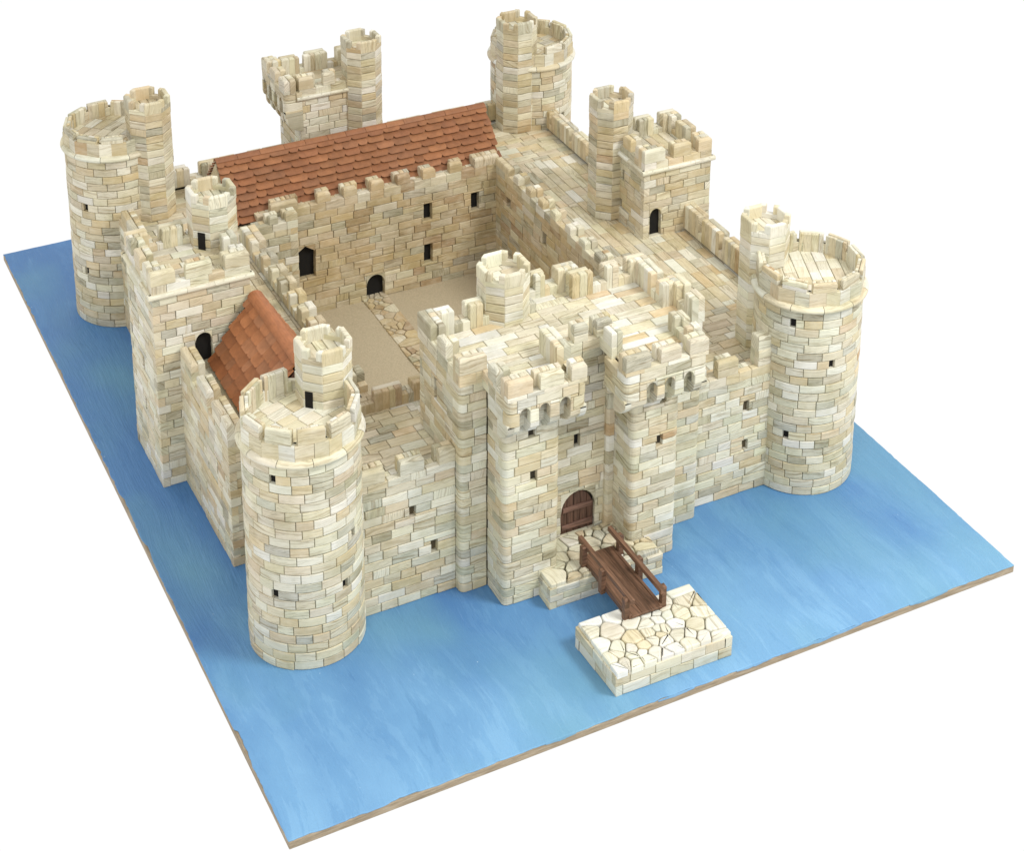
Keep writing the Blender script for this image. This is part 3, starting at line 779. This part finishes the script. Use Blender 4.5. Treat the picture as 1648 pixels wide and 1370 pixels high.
machicolation(gate, (5.22, 2.05), (6.42, 2.05), .25, 2.44, 3.06, [.385, .645, .925], 3.32, [(0, .36), (.5, .8), (.92, 1.2)], 'front', zarch=2.58, ah=.30, back=.56, label='corbelled arches and parapet on the right gate tower')
par((3.60, 2.80), (3.60, 2.27), [(.0, .0), (.18, .42)], zb=3.0, zt=3.42)
par((6.42, 2.27), (6.42, 2.74), [(.0, .12), (.25, .47)], zb=3.0, zt=3.36)
# rounded stack of stones in the recess corner
mb = MB(); z = .34
while z < 2.95:
    h = random.uniform(.14, .24); tone = mb.tone('front'); K = 6
    poly = [(5.47, 2.83), (5.365, 2.83), (5.365, 2.775), (5.40, 2.745), (5.47, 2.745)]
    mb.prof(upf, poly, z+.004, min(z+h, 2.98), .010, tone, 'u'); z += h
attach(mb.build('corner_shaft', SM), gate)
turret(gate, 4.50, 4.05, 1.78, 3.84, r=.335, pal='pale', door=(7, .03, .1, .27, 1.32))
# wooden gate door
f, L = wallf(G[5], G[6], .09); op = (.30, .80, .33, .97); dw = MB(); tone = lambda k=1: (lambda k: (.115*k, .062*k, .042*k, 1))(random.uniform(.85, 1.1))
cx_, r_ = .55, .245; n = 5; zsp = .33+.64-.33
def archtop(x):
    q = min(1, abs(x-cx_)/.25); return .655+.30*(1-q**1.9)**.75
for i in range(n):
    a, b = .305+.49*i/n, .305+.49*(i+1)/n; g = .003
    poly = [(a+g, .335), (b-g, .335), (b-g, archtop(b-g)), ((a+b)/2, archtop((a+b)/2)), (a+g, archtop(a+g))]
    dw.prof(f, poly, .02, .05, .004, tone(), 'v', bs=1)
dwo = attach(dw.build('gate_door', [M['wood']], None, 'arched plank door of dark brown wood with two battens'), gate)
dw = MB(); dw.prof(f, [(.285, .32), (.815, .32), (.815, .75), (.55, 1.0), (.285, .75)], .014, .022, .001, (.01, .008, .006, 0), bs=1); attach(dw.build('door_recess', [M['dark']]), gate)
for zz, w0, w1 in ((.40, .32, .78), (.665, .335, .775)):
    b_ = MB(); b_.brick(f, w0, w1, zz, zz+.075, .045, .075, bev=.006, pal=(.17, .095, .07, 1), closed=True); attach(b_.build('door_batten', [M['wood']]), gate)

# ---- crazy paving
def voronoi(rect, n, seed, relax=1, mind=0):
    rnd = random.Random(seed); x0, x1, y0, y1 = rect; S = [(rnd.uniform(x0, x1), rnd.uniform(y0, y1)) for _ in range(n)]
    for it in range(relax+1):
        cells = []
        for i, p in enumerate(S):
            q = [(x0, y0), (x1, y0), (x1, y1), (x0, y1)]
            for j, o in enumerate(S):
                if i == j or len(q) < 3: continue
                q = clip(q, ((p[0]+o[0])/2, (p[1]+o[1])/2), (o[0]-p[0], o[1]-p[1]))
            cells.append(q)
        if it < relax:
            S = [(sum(p[0] for p in q)/len(q)*.6+s[0]*.4, sum(p[1] for p in q)/len(q)*.6+s[1]*.4) if len(q) > 2 else s for q, s in zip(cells, S)]
    return [q for q in cells if len(q) > 2]
def paving(mb, rect, n, seed, z, th=.04, gap=.011, bev=.016, pal='pale', rnd=.22, inset_edge=True):
    x0, x1, y0, y1 = rect
    for q in voronoi(rect, n, seed):
        if area2(q) < .0015: continue
        A = sum(q[i-1][0]*q[i][1]-q[i][0]*q[i-1][1] for i in range(len(q)))
        if A < 0: q = q[::-1]
        cx = sum(p[0] for p in q)/len(q); cy = sum(p[1] for p in q)/len(q)
        # cut corners
        o = []
        for i in range(len(q)):
            a, b, c = q[i-1], q[i], q[(i+1) % len(q)]
            edge = abs(b[0]-x0) < 1e-6 or abs(b[0]-x1) < 1e-6 or abs(b[1]-y0) < 1e-6 or abs(b[1]-y1) < 1e-6
            k = .06 if edge else rnd
            o += [(b[0]+(a[0]-b[0])*k, b[1]+(a[1]-b[1])*k)]
            if not edge: o += [(b[0]+(a[0]-b[0])*k*.3+(c[0]-b[0])*k*.3, b[1]+(a[1]-b[1])*k*.3+(c[1]-b[1])*k*.3)]
            o += [(b[0]+(c[0]-b[0])*k, b[1]+(c[1]-b[1])*k)]
        s_ = sqrt(area2(q)); kf = max(.6, 1-gap/s_*1.6)
        o = [(cx+(x-cx)*kf, cy+(y-cy)*kf) for x, y in o]
        mb.prof(upf, o, z-th, z+random.uniform(-.006, .006), min(bev, s_*.12), mb.tone(pal), random.choice('uv'))
# porch in front of the gate
mb = MB(); PP = [(4.17, 1.99), (5.80, 1.96), (5.80, 2.80), (4.17, 2.80)]
polywalls(mb, PP, 0, .30, .1, pal='front', h=.1, skip=(2,))
paving(mb, (4.19, 5.78, 2.0, 2.81), 46, 3, .36, th=.09, pal='front')
cpart(mb, 'porch', 'low paved porch below the gate door', parent=castle)
# buttress stones right of the porch
# ---- curtain walls
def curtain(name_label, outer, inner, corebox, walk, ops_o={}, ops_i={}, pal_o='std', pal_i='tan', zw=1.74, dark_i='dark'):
    mb = MB(); o = None; t = .1
    for j, (P, Q) in enumerate(outer):
        f, L = wallf(P, Q, t); courses(mb, f, L, 0, zw+.08, t, ops_o.get(j, ()), None, pal_o)
    for j, (P, Q) in enumerate(inner):
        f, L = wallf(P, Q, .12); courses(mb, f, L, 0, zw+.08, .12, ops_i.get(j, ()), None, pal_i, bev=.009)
    for b in corebox: mb.box(*b, 0, zw, mi=1)
    o = cpart(mb, 'curtain_wall', name_label)
    for j, L_ in ops_o.items():
        f, L = wallf(*outer[j], t)
        for op in L_: attach(pane(f, op, t, None, 'window', 'dim'), o)
    for j, L_ in ops_i.items():
        f, L = wallf(*inner[j], .12)
        for op in L_: attach(pane(f, op, .12, None, 'doorway' if len(op) > 4 and op[5:] else 'window', 'dark'), o)
    mb = MB()
    for q, a in walk: deck(mb, q, 1.78, a, wid=.16, lo=.2, hi=.46, pal='deck')
    attach(mb.build('wall_walk', SM), o)
    return o
ZW = 1.82
# south
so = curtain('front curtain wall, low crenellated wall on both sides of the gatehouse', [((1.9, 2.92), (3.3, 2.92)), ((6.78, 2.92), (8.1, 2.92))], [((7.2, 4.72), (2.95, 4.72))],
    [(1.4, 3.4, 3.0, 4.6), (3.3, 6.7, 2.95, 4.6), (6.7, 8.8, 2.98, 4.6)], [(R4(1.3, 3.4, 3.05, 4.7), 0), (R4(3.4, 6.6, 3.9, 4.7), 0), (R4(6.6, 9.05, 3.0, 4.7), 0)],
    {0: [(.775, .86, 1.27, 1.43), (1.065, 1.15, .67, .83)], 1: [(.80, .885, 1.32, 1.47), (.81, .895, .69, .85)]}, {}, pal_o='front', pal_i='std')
battlement(so, (1.9, 2.92), (3.3, 2.92), ZW, 1.92, 2.12, .2, [(0.1, .46), (.66, .98), (1.18, 1.4)], 'front')
battlement(so, (6.78, 2.92), (8.1, 2.92), ZW, 1.96, 2.20, .2, [(0, .18), (.36, .68), (1.0, 1.22)], 'front')
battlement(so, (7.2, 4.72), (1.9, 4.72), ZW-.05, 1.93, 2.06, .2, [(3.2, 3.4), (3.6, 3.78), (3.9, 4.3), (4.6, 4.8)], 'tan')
mb = MB(); mb.brick(lambda u, d, v: (u, 2.93+d, v), 7.78, 8.06, 0, .2, 1.94, 2.40, bev=.03, pal='front')
attach(mb.build('merlon', SM), so)
# west
wo = curtain('left curtain wall, on both sides of the square tower', [((.90, 6.62), (.90, 4.58)), ((.9, 4.58), (1.25, 4.58)), ((1.22, 4.6), (1.22, 3.4)), ((1.22, 11.0), (1.22, 7.8))], [((2.95, 4.6), (2.95, 9.62)), ((2.9, 9.58), (3.66, 9.58)), ((3.66, 9.58), (3.66, 9.84))],
    [(.98, 2.83, 4.66, 6.7), (1.30, 2.83, 3.2, 4.7), (1.30, 2.83, 6.6, 11.5), (2.83, 3.55, 9.70, 9.9)], [(R4(.98, 2.83, 4.72, 6.7), pi/2), (R4(1.3, 2.83, 6.7, 9.9), pi/2), (R4(1.3, 3.9, 9.9, 11.6), 0)],
    {0: [(1.48, 1.54, 1.08, 1.32)]}, {}, pal_o='std', pal_i='std')
battlement(wo, (.90, 6.62), (.90, 4.58), ZW, 1.92, 2.16, .2, [(.05, .55), (.78, 1.2), (1.42, 2.04)], 'std')
battlement(wo, (1.22, 11.0), (1.22, 7.86), ZW, 1.93, 2.13, .2, [(.3, 1.05), (1.25, 1.95), (2.15, 2.9)], 'std')
battlement(wo, (2.95, 4.95), (2.95, 9.55), ZW-.02, 1.93, 2.08, .24, [(.1, .3), (.6, .8), (1.1, 1.3), (1.5, 1.7), (1.9, 2.1), (2.3, 2.5), (2.68, 2.88), (3.08, 3.28), (3.5, 3.7), (4.02, 4.55)], 'std')
battlement(wo, (2.97, 9.58), (3.66, 9.58), ZW-.02, 1.93, 2.06, .22, [(.24, .38), (.50, .69)], 'std')
# north
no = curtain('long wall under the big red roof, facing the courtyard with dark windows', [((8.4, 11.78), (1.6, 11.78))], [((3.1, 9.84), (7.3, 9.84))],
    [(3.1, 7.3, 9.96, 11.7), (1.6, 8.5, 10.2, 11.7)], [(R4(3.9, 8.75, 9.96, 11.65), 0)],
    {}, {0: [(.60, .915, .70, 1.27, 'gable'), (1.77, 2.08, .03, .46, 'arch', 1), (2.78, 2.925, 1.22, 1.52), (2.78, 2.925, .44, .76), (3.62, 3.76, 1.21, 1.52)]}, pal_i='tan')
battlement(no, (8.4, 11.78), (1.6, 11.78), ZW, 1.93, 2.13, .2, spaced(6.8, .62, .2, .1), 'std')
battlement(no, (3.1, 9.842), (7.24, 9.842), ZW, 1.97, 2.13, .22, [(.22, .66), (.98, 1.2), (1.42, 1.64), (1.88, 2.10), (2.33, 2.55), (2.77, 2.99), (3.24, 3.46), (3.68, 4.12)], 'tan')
# east
eo = curtain('right curtain wall with a wide stone walk along its top', [((8.84, 7.9), (8.84, 11.2)), ((9.17, 4.2), (9.17, 7.0))], [((7.16, 9.9), (7.16, 4.7))],
    [(7.28, 8.74, 4.3, 11.6), (7.28, 9.07, 4.3, 7.0), (7.9, 8.9, 3.3, 4.4)], [(R4(7.28, 8.72, 4.7, 9.96), pi/2), (R4(8.72, 9.05, 4.7, 6.95), pi/2)],
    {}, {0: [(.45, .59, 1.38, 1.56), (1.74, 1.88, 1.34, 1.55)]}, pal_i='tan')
battlement(eo, (8.84, 8.0), (8.84, 11.2), ZW, 1.93, 2.14, .2, [(.0, .6), (.72, 1.35), (1.47, 2.0), (2.12, 2.72), (2.84, 3.2)], 'std')
battlement(eo, (9.17, 4.1), (9.17, 7.0), ZW, 1.95, 2.22, .2, [(0, .3), (.42, 1.05), (1.17, 1.65), (1.77, 2.25), (2.37, 2.9)], 'std')
battlement(eo, (7.16, 9.85), (7.16, 4.75), ZW-.02, 1.95, 2.08, .22, [(.0, .48), (.66, .84), (1.1, 1.28), (1.53, 1.71), (1.96, 2.14), (2.46, 2.64), (2.9, 3.1), (3.4, 3.6), (3.9, 4.1)], 'std')

# ---- tiled roofs
def roof_slope(mb, O, U, V, L, S, rows, wid, tones, th=.024, grow=.0, nmaj=None, ztilt=.03, corner=.022):
    """tiles on the plane O + u U + s V (V down the slope)"""
    import mathutils
    U = mathutils.Vector(U).normalized(); V = mathutils.Vector(V).normalized(); Nn = U.cross(V); 
    if Nn.z < 0: Nn = -Nn
    O = mathutils.Vector(O); rh = S/rows
    for r in range(rows):
        u = -random.uniform(0, wid) if r else -.5*wid
        while u < L-.01:
            ln = wid*random.choice((1, 1, 1, .9, 1.08, .55)) if random.random() < .8 else wid
            a, b = max(0, u), min(L, u+ln); u += ln
            if b-a < .05: continue
            a += .009; b -= .009; s1 = (r+1)*rh+.012+random.uniform(-.006, .006); s0 = r*rh-.01
            def f(x, y, n, s0=s0, s1=s1):
                k = (y-s0)/(s1-s0); p = O+U*x+V*y+Nn*(n+ztilt*k+.003); return tuple(p)
            c = min(corner, (b-a)*.3)
            poly = [(a, s0), (b, s0), (b, s1-c), (b-c*.35, s1-c*.35), (b-c, s1), (a+c, s1), (a+c*.35, s1-c*.35), (a, s1-c)]
            # orientation: make ccw for N = U x V
            if U.cross(V).z < 0: 
                poly = poly[::-1]
            t_ = random.choice(tones); k_ = random.uniform(.84, 1.14)
            mb.prof(f, poly, -.004, th, .009, (t_[0]*k_, t_[1]*k_, t_[2]*k_, 1), 'u', bs=1, jit=.002)
TT = [(.285, .116, .046), (.300, .124, .050), (.268, .106, .042), (.312, .132, .054), (.285, .122, .054), (.262, .106, .045)]
def gable(mb, pts3, z0):
    pass
# long roof: ridge along x
mb = MB(); xL, xR, ye, yr, ze, zr = 2.74, 7.36, 9.98, 10.72, 1.83, 2.60
yb = 2*yr-ye
vs = [(xL+.03, ye+.02, 1.74), (xL+.03, yb-.02, 1.74), (xL+.03, yr, zr-.02), (xR-.03, ye+.02, 1.74), (xR-.03, yb-.02, 1.74), (xR-.03, yr, zr-.02)]
mb.add(vs, [(0, 2, 1), (3, 4, 5), (0, 3, 5, 2), (1, 2, 5, 4), (0, 1, 4, 3)], [(0, 0)]*6, (.05, .02, .012, 1), 0)
S_ = hypot(yr-ye, zr-ze)
roof_slope(mb, (xL, yr, zr), (1, 0, 0), (0, ye-yr, ze-zr), xR-xL, S_, 9, .29, TT, th=.028, ztilt=.046, corner=.036)
roof_slope(mb, (xL, yr, zr), (1, 0, 0), (0, yb-yr, ze-zr), xR-xL, S_, 9, .29, TT, th=.028, ztilt=.046, corner=.036)
ro = cpart(mb, 'tiled_roof', 'long red brown tiled roof over the far range', [M['tile']])
for xg in (xL+.018, xR-.018):
    mb = MB(); vs = [(xg+d, y, z) for d in (-.012, .012) for y, z in ((ye+.03, 1.72), (yb-.03, 1.72), (yr, zr-.03))]
    mb.add(vs, [(0, 2, 1), (3, 4, 5), (0, 3, 5, 2), (1, 2, 5, 4), (0, 1, 4, 3)], [(v[1], v[2]) for v in vs], (.62, .53, .36, .8), 0)
    attach(mb.build('gable_end', SM), ro)
mb = MB(); u = xL
while u < xR-.01:
    ln = min(random.uniform(.3, .42), xR-u); vs = []; K = 6; t_ = random.choice(TT); o_ = random.uniform(0, 9)
    for x in (u+.003, u+ln-.003):
        for j in range(K+1):
            q = radians(35)+radians(110)*j/K; vs.append((x, yr+.10*cos(q), zr-.052+.10*sin(q)))
    vs += [(x, yr+.085*cos(radians(35)+radians(110)*j/K), zr-.052+.08*sin(radians(35)+radians(110)*j/K)) for x in (u+.003, u+ln-.003) for j in range(K+1)]
    k = K+1; fs = [(j, j+1, k+j+1, k+j) for j in range(K)]+[(j, 2*k+j, 2*k+j+1, j+1) for j in range(K)]+[(k+j, k+j+1, 3*k+j+1, 3*k+j) for j in range(K)]+[(0, k, 3*k, 2*k), (K, 2*k+K, 3*k+K, k+K)]
    mb.add(vs, fs, [(o_+v[0], o_+v[1]) for v in vs], t_+(1,), 0); u += ln
attach(mb.build('ridge_tiles', [M['tile']]), ro)
# short roof: ridge along y
T2 = [(.36, .135, .05), (.385, .15, .058), (.335, .122, .045), (.37, .155, .068)]
mb = MB(); yN, yS, xe, xr, xe2, ze, zr = 6.56, 4.75, 1.34, 1.97, 2.50, 1.82, 2.70
vs = [(xe+.02, yS+.03, 1.74), (xe2-.02, yS+.03, 1.74), (xr, yS+.03, zr-.03), (xe+.02, yN-.01, 1.74), (xe2-.02, yN-.01, 1.74), (xr, yN-.01, zr-.03)]
mb.add(vs, [(0, 1, 2), (3, 5, 4), (0, 2, 5, 3), (1, 4, 5, 2), (0, 3, 4, 1)], [(0, 0)]*6, (.06, .025, .014, 1), 0)
roof_slope(mb, (xr, yN, zr), (0, -1, 0), (xe-xr, 0, ze-zr), yN-yS, hypot(xr-xe, zr-ze), 6, .235, T2, th=.026, ztilt=.055, corner=.022)
roof_slope(mb, (xr, yN, zr), (0, -1, 0), (xe2-xr, 0, ze-zr), yN-yS, hypot(xr-xe2, zr-ze), 6, .235, T2, th=.026, ztilt=.055, corner=.022)
ro2 = cpart(mb, 'tiled_roof', 'small steep orange tiled roof between the left tower and the near round tower', [M['tile']])
mb = MB(); K = 8; vs = []
for y in (yN+.0, yS):
    for j in range(K+1):
        q = radians(10)+radians(160)*j/K; vs.append((xr+.11*cos(q), y, zr-.045+.10*sin(q)))
mb.add(vs, [(j, K+1+j, K+2+j, j+1) for j in range(K)]+[tuple(range(K+1)), tuple(range(2*K+1, K, -1))], [(v[1], v[0]*2) for v in vs], (.37, .14, .055, 1), 0)
attach(mb.build('ridge_cap', [M['tile']]), ro2)

# ---- courtyard
mb = MB(); nx = 60; X = np.linspace(2.9, 7.2, nx); Y = np.linspace(4.65, 9.96, nx)
vs = [(x, y, .03+.008*sin(x*5+y*3)*cos(y*4)) for y in Y for x in X]
mb.add(vs, [(j*nx+i, j*nx+i+1, (j+1)*nx+i+1, (j+1)*nx+i) for j in range(nx-1) for i in range(nx-1)], [(0, 0)]*len(vs), (.5, .4, .3, 1), 0)
o = mb.build('courtyard_ground', [M['sand']], smooth=True); o['kind'] = 'structure'; o['label'] = 'sandy courtyard ground inside the castle'
mb = MB(); paving(mb, (4.79, 5.21, 4.9, 9.96), 120, 9, .055, th=.04, gap=.010, bev=.008, pal='tan', rnd=.16)
o = mb.build('courtyard_path', SM); o['kind'] = 'structure'; o['label'] = 'narrow crazy paved stone path across the courtyard'

# ------------------------------------------------------------------ landing platform
mb = MB(); PL = [(4.17, .28), (5.79, .25), (5.79, 1.28), (4.15, 1.28)]
polywalls(mb, PL, 0, .29, .1, pal='pale', h=.145, lo=.22, hi=.4)
paving(mb, (4.18, 5.78, .27, 1.27), 50, 33, .35, th=.09, pal='slab', gap=.007, bev=.02)
plat = mb.build('landing_platform', SM); tagged(plat, 'low stone landing block with crazy paved top standing in the water before the gate', 'platform')

# ------------------------------------------------------------------ footbridge
def wt_():
    k = random.uniform(.85, 1.12); return (.165*k, .088*k, .052*k, 1)
br = empty('footbridge', 'brown wooden footbridge with handrails between the landing block and the gate porch', 'bridge', loc=(5.0, 1.65, .3))
def bar(name, x0, x1, y0, y1, z0, z1, grain='y', bev=.008, tilt=0):
    b = MB(); 
    if grain == 'z': f = lambda u, v, n: (u, v, n); b.brick(f, x0, x1, y0, y1, z0, z1, bev=bev, pal=wt_(), closed=True, gap=0, jit=.003); 
    else: f = lambda u, v, n: (x0+x1-v, u, n); b.brick(f, y0, y1, x0, x1, z0, z1, bev=bev, pal=wt_(), closed=True, gap=0, jit=.003)
    if tilt:
        b.v = [(x, y, z+(y-1.65)*tilt) for x, y, z in b.v]
    return attach(b.build(name, [M['wood']]), br)
for i in range(3):
    x0 = 4.80+i*.14; bar('deck_plank', x0, x0+.138, 1.0, 2.30, .375, .40)
for x0 in (4.765, 5.195): bar('side_beam', x0, x0+.04, 1.02, 2.28, .33, .415)
for x0, s_ in ((4.705, -1), (5.235, 1)):
    for y0, y1 in ((1.03, 1.11), (1.63, 1.71), (2.13, 2.21)):
        bar('post', x0, x0+.065, y0, y1, .30, .65, 'z', .014)
for x0 in (4.755, 5.185): bar('handrail', x0, x0+.062, .98, 2.36, .60, .665)
